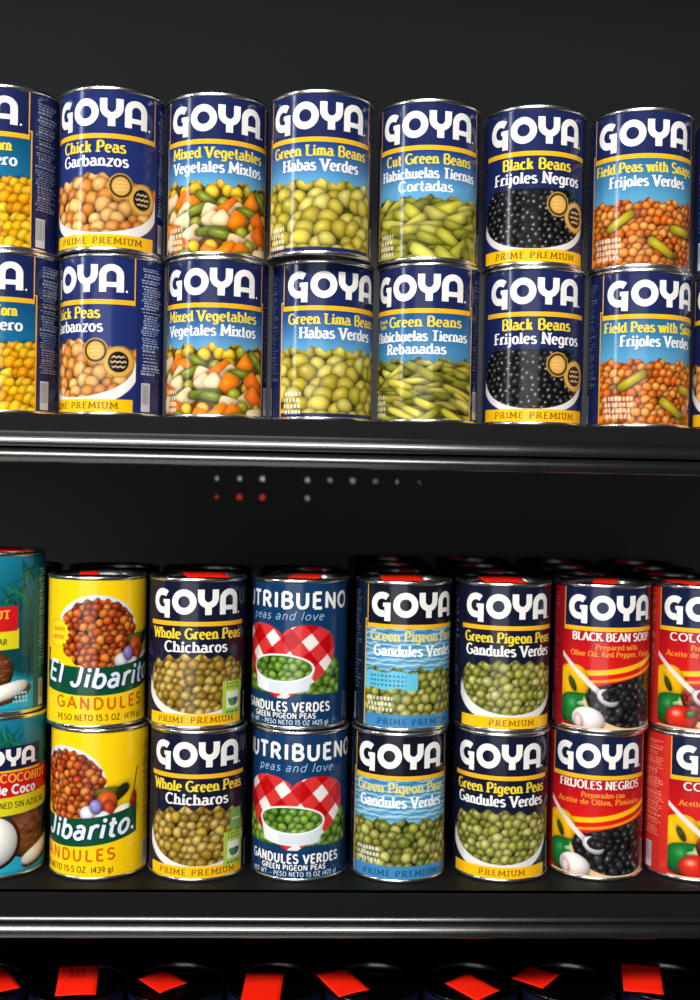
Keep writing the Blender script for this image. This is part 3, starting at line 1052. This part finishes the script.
def make_coconut(which):
    rng = random.Random(41)
    H2 = 121.0
    root = new_can('coconut_milk_can', H2)
    TEAL = (18, 96, 112)
    p = Print()
    base_wrap(p, TEAL, 2.8, H2 - 2.8)
    info_panel(p, 62, 84, rng, (140, 190, 200), 108, 34)
    lab = p.build('label', root)
    c = Canvas(-56, 56, 2.9, H2 - 3, TEAL)
    c.gap = 0.0
    c.grad(118, (24, 120, 150), 60, (10, 70, 74))
    # palm fronds
    for k in range(9):
        x0, z0 = rng.uniform(-50, 55), rng.uniform(60, 112)
        for q in range(12):
            a = rng.uniform(-1.2, 1.2) - 1.57
            c.blob(x0 + q * 1.6 - 9, z0 - abs(q - 6) * 1.2, 1.0, 9, a + 1.57 + (q - 6) * .12, (12 + 8 * (q % 3), 84 + 20 * (q % 3), 84), None, .05, .6)
    c.fill(c.soft(30 + 4 * np.sin(c.X * .08) - c.Z, 8), (40, 160, 190))
    # coconut, white flesh
    c.blob(16, 32, 22, 18, .1, (126, 66, 34), None, .12, .45)
    for k in range(60):
        a, r = rng.uniform(0, 6.28), rng.uniform(0, 1)
        c.blob(16 + 20 * r * math.cos(a), 32 + 16 * r * math.sin(a), 3.2, .35, rng.uniform(-.6, .6), (96, 46, 24) if k % 2 else (160, 96, 56), None, 0, .9)
    c.blob(-12, 28, 21, 21, 0, (104, 54, 30), None, .1, .5)
    c.blob(-12, 28, 18.5, 18.5, 0, (240, 236, 230), None, .2, .86)
    c.blob(32, 14, 22, 5.5, .28, (112, 60, 36), None, .1, .6, 2.4)
    c.blob(30, 17, 21, 5.8, .3, (240, 236, 228), None, .15, .85, 2.4)
    c.blob(-34, 12, 16, 6, -.2, (238, 234, 226), None, .15, .85, 2.4)
    for k in range(3):
        c.fill(c.soft(1.0 - np.abs(c.Z - 10 - k * 3)) * c.soft(6 - np.abs(c.X - 44)) * (np.sin(c.X * 2.2 + k) > -.4), (160, 214, 226))
    c.fill(c.soft(5.2 - c.Z), (30, 140, 170))
    # name boxes
    B = lambda x0, x1, z0, z1, col, t=.06: c.fill(c.soft(c.X - x0) * c.soft(x1 - c.X) * c.soft(c.Z - z0 - t * c.X) * c.soft(z1 + t * c.X - c.Z), col)
    B(-42, 42, 47, 62, (220, 208, 30))
    B(-41, 41, 60.5, 79, (204, 26, 30))
    B(-29, 27, 80, 98, (22, 28, 66), .03)
    B(-29, 27, 79, 80.6, GOLD, .03)
    c.build('food_picture', lab)
    g = Print()
    q = Print()
    logo(q)
    for x, z, l in q.v:
        g.v.append((x * .72 - 3, 89.6 + (z - 94.5) * .68 + x * .02, l))
    g.c, g.f = q.c, q.f
    g.build('brand_lettering', lab)
    t = Print()
    t.text('COCONUT', 14, 71.8, 6.0, (240, 170, 60), 5, 42, w=.24, thin=.16, serif=True)
    t.text('Leche de Coco', -8, 63, 6.4, WHITE, 5, 60, w=.26, serif=False)
    t.text('UNSWEETENED SIN AZUCAR', 0, 52.5, 4.4, (90, 90, 20), 5, 66, w=.16, serif=False)
    t.build('product_name', lab)
    return root


PROTO['yellow'] = make_yellow()
PROTO['heart'] = make_heart()
PROTO['coconut'] = make_coconut(0)


def plain_can():
    rng = random.Random(51)
    root = new_can('food_can', HC, M_DARK, M_DARK)
    p = Print()
    base_wrap(p, NAVY2)
    p.rect(-HW, HW, 77, 80, (60, 52, 40), 2)
    p.build('label', root)
    return root


PROTO['plain'] = plain_can()
USED = set()


def copy_tree(o, parent=None):
    c = o.copy()
    COL.objects.link(c)
    if parent:
        c.parent = parent
    for ch in o.children:
        copy_tree(ch, c)
    return c


def place(kind, loc, turn, label, group=None, cat='can'):
    src = PROTO[kind]
    o = src if kind not in USED else copy_tree(src)
    USED.add(kind)
    o.location = loc
    face = math.atan2(-(loc[0] - EYE.x), loc[1] - EYE.y)
    o.rotation_euler = (0, 0, face + math.radians(turn))
    o['label'] = label
    o['category'] = cat
    if group:
        o['group'] = group
    return o


def spot(px, y, z):
    """world x of a can whose axis the photograph shows at column px, at depth y and height z"""
    a, b = -1.0, 1.0
    for _ in range(50):
        m = (a + b) / 2
        d = Vector((m, y, z)) - EYE
        if 350 + FPX * d.dot(RIGHT) / d.dot(FWD) < px:
            a = m
        else:
            b = m
    return (a + b) / 2


HM = HC * 1e-3
YU = 0.852                     # depth of the can axes on the upper shelf
YL = 0.905                     # depth of the can axes on the lower shelf
ZU = at(350, 421.5, YU - .038).z
ZL = at(350, 883.0, YL - .038).z

# ------------------------------------------------------------------ structure: wall behind the shelves, with peg holes
YW = 1.325
hole_px = [(217, 478), (240, 478), (262.5, 478), (285, 479), (307, 480), (330, 480), (352, 480.5), (376, 481), (398, 481), (420, 482)]
hx = [at(px, py, YW).x for px, py in hole_px]
x_first = hx[0]
pitch = (hx[-1] - hx[0]) / 9
hz = [at(310, 480, YW).z, at(310, 498.5, YW).z]


def peg_wall():
    v, f = [], []
    T = 0.004
    x0, x1 = x_first - pitch / 2, x_first + 9.5 * pitch
    zp = hz[0] - hz[1]
    zt, zm, zb = hz[0] + zp / 2, (hz[0] + hz[1]) / 2, hz[1] - zp / 2

    def plate(a, b, c, d):
        n = len(v)
        v.extend([(a, YW, c), (b, YW, c), (b, YW, d), (a, YW, d)])
        f.append((n, n + 1, n + 2, n + 3))
    plate(-1.6, 1.6, zt, 2.6)
    plate(-1.6, 1.6, 0.0, zb)
    plate(-1.6, x0, zb, zt)
    plate(x1, 1.6, zb, zt)
    open_rows = (set((0, 1, 2, 4, 5, 6, 7, 8, 9)), set((0, 1, 2, 4)))
    sizes = {(0, 0): .8, (0, 1): .85, (0, 2): 1.25, (0, 4): 1.15, (0, 5): 1.0, (0, 6): 1.3, (0, 7): .95, (0, 8): .9, (0, 9): .6,
             (1, 0): .95, (1, 1): 1.35, (1, 2): 1.4, (1, 4): 1.1}
    for row, (za, zc) in enumerate(((zm, zt), (zb, zm))):
        for k in range(10):
            a, b = x0 + k * pitch, x0 + (k + 1) * pitch
            if k not in open_rows[row]:
                plate(a, b, za, zc)
                continue
            cx, cz, r = (a + b) / 2, (za + zc) / 2, .0022 * sizes[(row, k)]
            n = len(v)
            N = 16
            sq = []
            for i in range(N):
                t = 2 * math.pi * i / N + math.pi / 4
                c_, s_ = math.cos(t), math.sin(t)
                m = max(abs(c_), abs(s_))
                sq.append((cx + c_ / m * (b - a) / 2, YW, cz + s_ / m * (zc - za) / 2))
            v.extend(sq)
            v.extend([(cx + r * math.cos(2 * math.pi * i / N + math.pi / 4), YW, cz + r * math.sin(2 * math.pi * i / N + math.pi / 4)) for i in range(N)])
            v.extend([(cx + r * math.cos(2 * math.pi * i / N + math.pi / 4), YW + T, cz + r * math.sin(2 * math.pi * i / N + math.pi / 4)) for i in range(N)])
            for i in range(N):
                j = (i + 1) % N
                f.append((n + i, n + j, n + N + j, n + N + i))
                f.append((n + N + i, n + N + j, n + 2 * N + j, n + 2 * N + i))
    o = mesh_obj('wall_back', v, f, M_WALL, None, smooth=False)
    o['kind'] = 'structure'


peg_wall()


# packages on the far side of the pegboard, seen through its holes
def carton(name, x0, x1, z0, z1, rgb, label):
    m = material(name + '_card', rgb, .6, 0, .3, .05, 60)
    y0, y1 = YW + .05, YW + .11
    r = .003
    v, f = [], []
    prof = [(0, r), (r, 0), (x1 - x0 - r, 0), (x1 - x0, r), (x1 - x0, y1 - y0), (0, y1 - y0)]
    for z in (z0, z1):
        v += [(x0 + a, y0 + b, z) for a, b in prof]
    n = len(prof)
    for i in range(n):
        f.append((i, (i + 1) % n, n + (i + 1) % n, n + i))
    f.append(tuple(range(n))[::-1])
    f.append(tuple(range(n, 2 * n)))
    o = mesh_obj(name, v, f, m, None, smooth=False)
    return tag(o, label, 'carton')


mid = (hz[0] + hz[1]) / 2
SHELF_FAR = mid - .10
carton('carton', x_first - .06, x_first + 3.4 * pitch, SHELF_FAR, mid, (.85, .06, .02), 'red carton glimpsed through the lower row of three peg holes')
carton('carton', x_first - .06, x_first + 3.4 * pitch, mid + .0002, mid + .09, (.75, .78, .78), 'white carton on the red one, glimpsed through the peg holes')
carton('carton', x_first + 3.45 * pitch, x_first + 9.9 * pitch, SHELF_FAR, mid + .09, (.55, .52, .44), 'cream carton glimpsed through the long upper row of peg holes')
area('carton_fill_light', (x_first + 2.2 * pitch, YW + .028, hz[0] + .16), (x_first + 2.2 * pitch, YW + .05, hz[0] - .02), .26, .03, 1.3, (1, .97, .92))  # lamp added in the gap behind the pegboard to brighten the cartons

# ------------------------------------------------------------------ shelves


def extrude_x(name, prof, x0, x1, mat, parent, closed=True, smooth=False):
    """prof = (y, z) outline extruded along x"""
    n = len(prof)
    v = [(x0, y, z) for y, z in prof] + [(x1, y, z) for y, z in prof]
    f = []
    for i in range(n if closed else n - 1):
        j = (i + 1) % n
        f.append((i, j, n + j, n + i))
    if closed:
        f.append(tuple(range(n))[::-1])
        f.append(tuple(range(n, 2 * n)))
    return mesh_obj(name, v, f, mat, parent, smooth)


def roll(cy, cz, ry, rz, a0, a1, n=14):
    return [(cy + ry * math.cos(math.radians(a0 + (a1 - a0) * i / n)), cz + rz * math.sin(math.radians(a0 + (a1 - a0) * i / n))) for i in range(n + 1)]


X0, X1 = -.75, .80


def make_shelf(z, yf, label, kind):
    t = thing('store_shelf', label, 'shelf', (0, 0, 0))
    extrude_x('deck', [(yf, z), (yf, z - .004), (yf + .012, z - .016), (YW - .004, z - .016), (YW - .004, z)], X0, X1, M_BLACK, t)
    if kind == 'upper':
        # upright lip, a flared ticket channel under it and a broad nosing at the bottom
        extrude_x('front_lip', [(yf, z), (yf - .0012, z - .0005), (yf - .0012, z - .0115), (yf + .006, z - .0115), (yf + .006, z)], X0, X1, M_BLACK, t)
        zt = z - .0115
        fl_ = [(yf - .0009 - .018 * (1 - math.cos(math.radians(a))), zt - .018 * math.sin(math.radians(a))) for a in range(0, 34, 4)]
        e = fl_[-1]
        fl_ += [(e[0], e[1] - .0006), (yf + .001, e[1] - .0024), (yf + .006, e[1] - .0024), (yf + .006, zt)]
        extrude_x('ticket_channel', fl_, X0, X1, M_RAIL, t, True)
        z2 = e[1] - .0024
        ns = [(yf + .006, z2)] + roll(yf + .0055, z2 - .0072, .0115, .0115, 141, 188, 14) + [(yf - .0045, z2 - .0096), (yf + .006, z2 - .0096)]
        extrude_x('nosing', ns, X0, X1, M_RAIL, t, True, False)
    else:
        fl_ = [(yf, z), (yf - .0008, z - .0006), (yf - .0008, z - .0160), (yf + .006, z - .0160), (yf + .006, z)]
        extrude_x('front_lip', fl_, X0, X1, M_BLACK, t, True)
        z2 = z - .0160

        def band(y, zc, R, a0, a1):
            return [(y + R * (math.cos(math.radians(30)) - math.cos(math.radians(a))), zc + R * (math.sin(math.radians(a)) - math.sin(math.radians(30)))) for a in np.linspace(a0, a1, 9)]
        b1 = band(yf - .003, z2 - .0024, .010, 44, 20)
        b2 = band(yf - .0058, z2 - .0090, .018, 44, 13)
        ns = [(yf + .006, z2), (b1[0][0] + .001, z2)] + b1 + [(b1[-1][0] + .0016, b1[-1][1] - .0008)] + b2 + [(b2[-1][0] + .001, b2[-1][1] - .0008), (yf + .006, b2[-1][1] - .0008)]
        extrude_x('ticket_rail', ns, X0, X1, M_RAIL, t, True, False)
    # brackets at the ends carry the deck from the wall
    for x in (X0 + .01, X1 - .014):
        o = mesh_obj('bracket', [(x + d, y, zz) for d in (0, .004) for y, zz in ((yf + .03, z - .016), (YW - .004, z - .016), (YW - .004, z - .09))],
                     [(0, 1, 2), (5, 4, 3), (0, 3, 4, 1), (1, 4, 5, 2), (2, 5, 3, 0)], M_BLACK, t, False)
    return t


YFU = YU - .038 - .006
YFL = YL - .038 - .021
make_shelf(ZU, YFU, 'black steel shelf with a glossy ticket channel under the upper cans', 'upper')
make_shelf(at(350, -45, YW).z, YFU, 'unseen black steel shelf added above the upper cans to shade the wall behind', 'upper')  # added out of view, keeps the ceiling light off the back wall
make_shelf(ZL, YFL, 'black steel shelf with a rounded glossy front rail under the lower cans', 'lower')

# ------------------------------------------------------------------ cans on the upper shelf
NAMES = {
    'corn': 'navy and teal can of yellow corn', 'chick': 'navy can of chick peas', 'mixed': 'blue can of mixed vegetables',
    'lima': 'blue can of green lima beans', 'cut': 'blue can of cut green beans', 'french': 'blue can of thin sliced green beans',
    'black': 'navy can of black beans', 'field': 'blue can of orange field peas', 'pink': 'navy can beside the field peas',
}
upper = [  # kind top, kind bottom, px top, px bottom, turn top, turn bottom, depth offset top, bottom
    ('corn', 'corn', 7, 7, -43, -37, 0, 0),
    ('chick', 'chick', 112, 112.5, -14, -42, -.003, 0),
    ('mixed', 'mixed', 217, 217, 0, -9, .002, .002),
    ('lima', 'lima', 320.5, 322, -2, 17, -.012, .002),
    ('cut', 'french', 428, 427.5, 0, -12, -.001, .001),
    ('black', 'black', 533, 532.5, 4, 4, .004, .003),
    ('field', 'field', 639.5, 638, 7, 22, .001, 0),
    ('pink', 'pink', 745, 741, 46, 2, 0, 0),
]
G_UP = 'cans on the upper shelf'
for kt, kb, pt, pb, tt, tb, dt, db in upper:
    yb = YU + db
    xb = spot(pb, yb, ZU + .05)
    place(kb, (xb, yb, ZU + .0002), tb, NAMES[kb] + ' standing directly on the upper shelf', G_UP)
    yt = YU + dt
    zt = ZU + HM + .0004
    xt = spot(pt, yt, zt + .05)
    place(kt, (xt, yt, zt), tt, NAMES[kt] + (' stacked on the thin sliced ones' if kt == 'cut' else ' on top of its stack, upper shelf'), G_UP)

# ------------------------------------------------------------------ cans on the lower shelf
LN = {
    'coconut': 'tall teal can of coconut milk', 'yellow': 'bright yellow can of red-brown gandules', 'wpea': 'can of whole green peas with one green sticker',
    'wpea2': 'can of whole green peas with two green stickers', 'heart': 'blue can of peas with a gingham heart',
    'pigeon_blue': 'light blue can of pigeon peas with badge', 'pigeon_blue2': 'light blue can of pigeon peas without badge',
    'pigeon_navy': 'dark can of green pigeon peas', 'soup': 'red can of black bean soup', 'negros': 'red can of black beans with a white spoon',
    'colorado': 'bright red can of red beans',
}
lower = [
    ('coconut', 'coconut', -5, -4, -38, 15, 0, 0),
    ('yellow', 'yellow', 97, 99.5, 9, -34, 0, 0),
    ('wpea', 'wpea2', 197, 198, 0, 0, 0, -.002),
    ('heart', 'heart', 299.5, 299.5, -20, -7, .002, -.001),
    ('pigeon_blue', 'pigeon_blue2', 402.5, 398, 19, 5, 0, -.003),
    ('pigeon_navy', 'pigeon_navy', 502, 500, 11, 1, 0, -.001),
    ('soup', 'negros', 601, 595, 17, 7, 0, .003),
    ('colorado', 'colorado', 697.5, 692, 16, 40, 0, .0),
]
G_LO = 'cans on the lower shelf'
rng = random.Random(77)
stick = {0: (11, -8, 26, 40, .5), 1: (-5, -10, 14, 20, .1), 2: (6, -8, 32, 42, .2), 3: (4, -10, 24, 30, -.2), 4: (-3, -10, 32, 40, 0), 5: (-3, -10, 33, 40, 0), 6: (0, -8, 18, 40, -.3), 7: (-14, -8, 18, 36, .4)}
FRONT_X = []
for i, (kt, kb, pt, pb, tt, tb, dt, db) in enumerate(lower):
    hh = .121 if kb == 'coconut' else HM
    yb = YL + db
    xb = spot(pb, yb, ZL + .05)
    place(kb, (xb, yb, ZL + .0002), tb, LN[kb] + ' standing directly on the lower shelf', G_LO)
    yt = YL + dt
    zt = ZL + hh + .0004
    xt = spot(pt, yt, zt + .05)
    FRONT_X.append((xb, zt + hh))
    o = place(kt, (xt, yt, zt), tt, LN[kt] + ' on top of its stack, lower shelf', G_LO)
    sx, sy, sw, sd, sr = stick[i]
    # the sticker lies on the lid, turned back so it keeps square to the shelf
    a = -o.rotation_euler.z
    price_sticker(o, sx * math.cos(a) - sy * math.sin(a), sx * math.sin(a) + sy * math.cos(a), sw, sd, a + sr, hh * 1000, 0.8)

# rows behind, only their lids and stickers show above the front row
for row in (1, 2, 3):
    for i in range(8):
        if row > 1 and i < 4:
            continue
        x, _ = FRONT_X[i]
        xx = x * (1.0 + .02 * row)
        yy = YL + .0785 * row
        place('plain', (xx, yy, ZL + .0002), 0, 'dark can in the rows behind the front cans of the lower shelf', 'cans behind the front row of the lower shelf')
        o = place('plain', (xx, yy, ZL + HM + .0004), 0, 'dark can in the rows behind, only its lid showing', 'lids behind the front row of the lower shelf')
        if (i >= 4 or row == 1) and not (i < 3):
            a = -o.rotation_euler.z
            price_sticker(o, rng.uniform(-14, 14), rng.uniform(-14, -4), 13, 20, a + rng.uniform(-.6, .6), HC, .8)

# ------------------------------------------------------------------ lowest shelf: dark cans whose lids carry red stickers
YB = 0.90
ZT = at(350, 981, YB).z            # height of the lids
ZB = ZT - HM
make_shelf(ZB - .0002, YB - .06, 'black steel shelf at the bottom under the cans with red stickers', 'lower')
low = [  # px of the can axis, sticker px, sticker offset y, size, turn, lift
    (-23, -6, -2, 29, 40, .55, 3, False, 'dark can on the lowest shelf under the coconut milk, sticker cut by the edge'),
    (78, 79, -6, 30, 38, .10, 8, True, 'dark can with a printed red sticker, lowest shelf below the yellow cans'),
    (176.5, 163, -2, 26, 28, .75, 2, False, 'dark can with a diamond-turned red sticker, lowest shelf below the whole green peas'),
    (274.5, 263, -16, 29, 52, -.06, 3, False, 'dark can with a narrow red sticker, lowest shelf below the gingham heart cans'),
    (372.5, 342, -6, 27, 36, .5, 4, False, 'dark can with a tilted red sticker, lowest shelf below the light blue cans'),
    (470, 470, -14, 28, 32, .72, 3, False, 'dark can with a large red diamond sticker, lowest shelf below the dark pigeon peas'),
    (568.5, 537, 6, 28, 28, -.72, 2, False, 'dark can on the lowest shelf with a flat red sticker near the soup cans'),
    (667, 641, -2, 30, 40, -.22, 7, False, 'dark can with an upright red sticker, lowest shelf below the red cans'),
]
for pc, ps, oy, w, d, r, lift, marks, lab in low:
    x = spot(pc, YB, ZT)
    xs = spot(ps, YB, ZT)
    o = place('plain', (x, YB, ZB), 0, lab, 'cans with red stickers on the lowest shelf')
    a = -o.rotation_euler.z
    dx, dy = (xs - x) * 1000, oy
    price_sticker(o, dx * math.cos(a) - dy * math.sin(a), dx * math.sin(a) + dy * math.cos(a), w, d, a + r, HC, lift, marks)
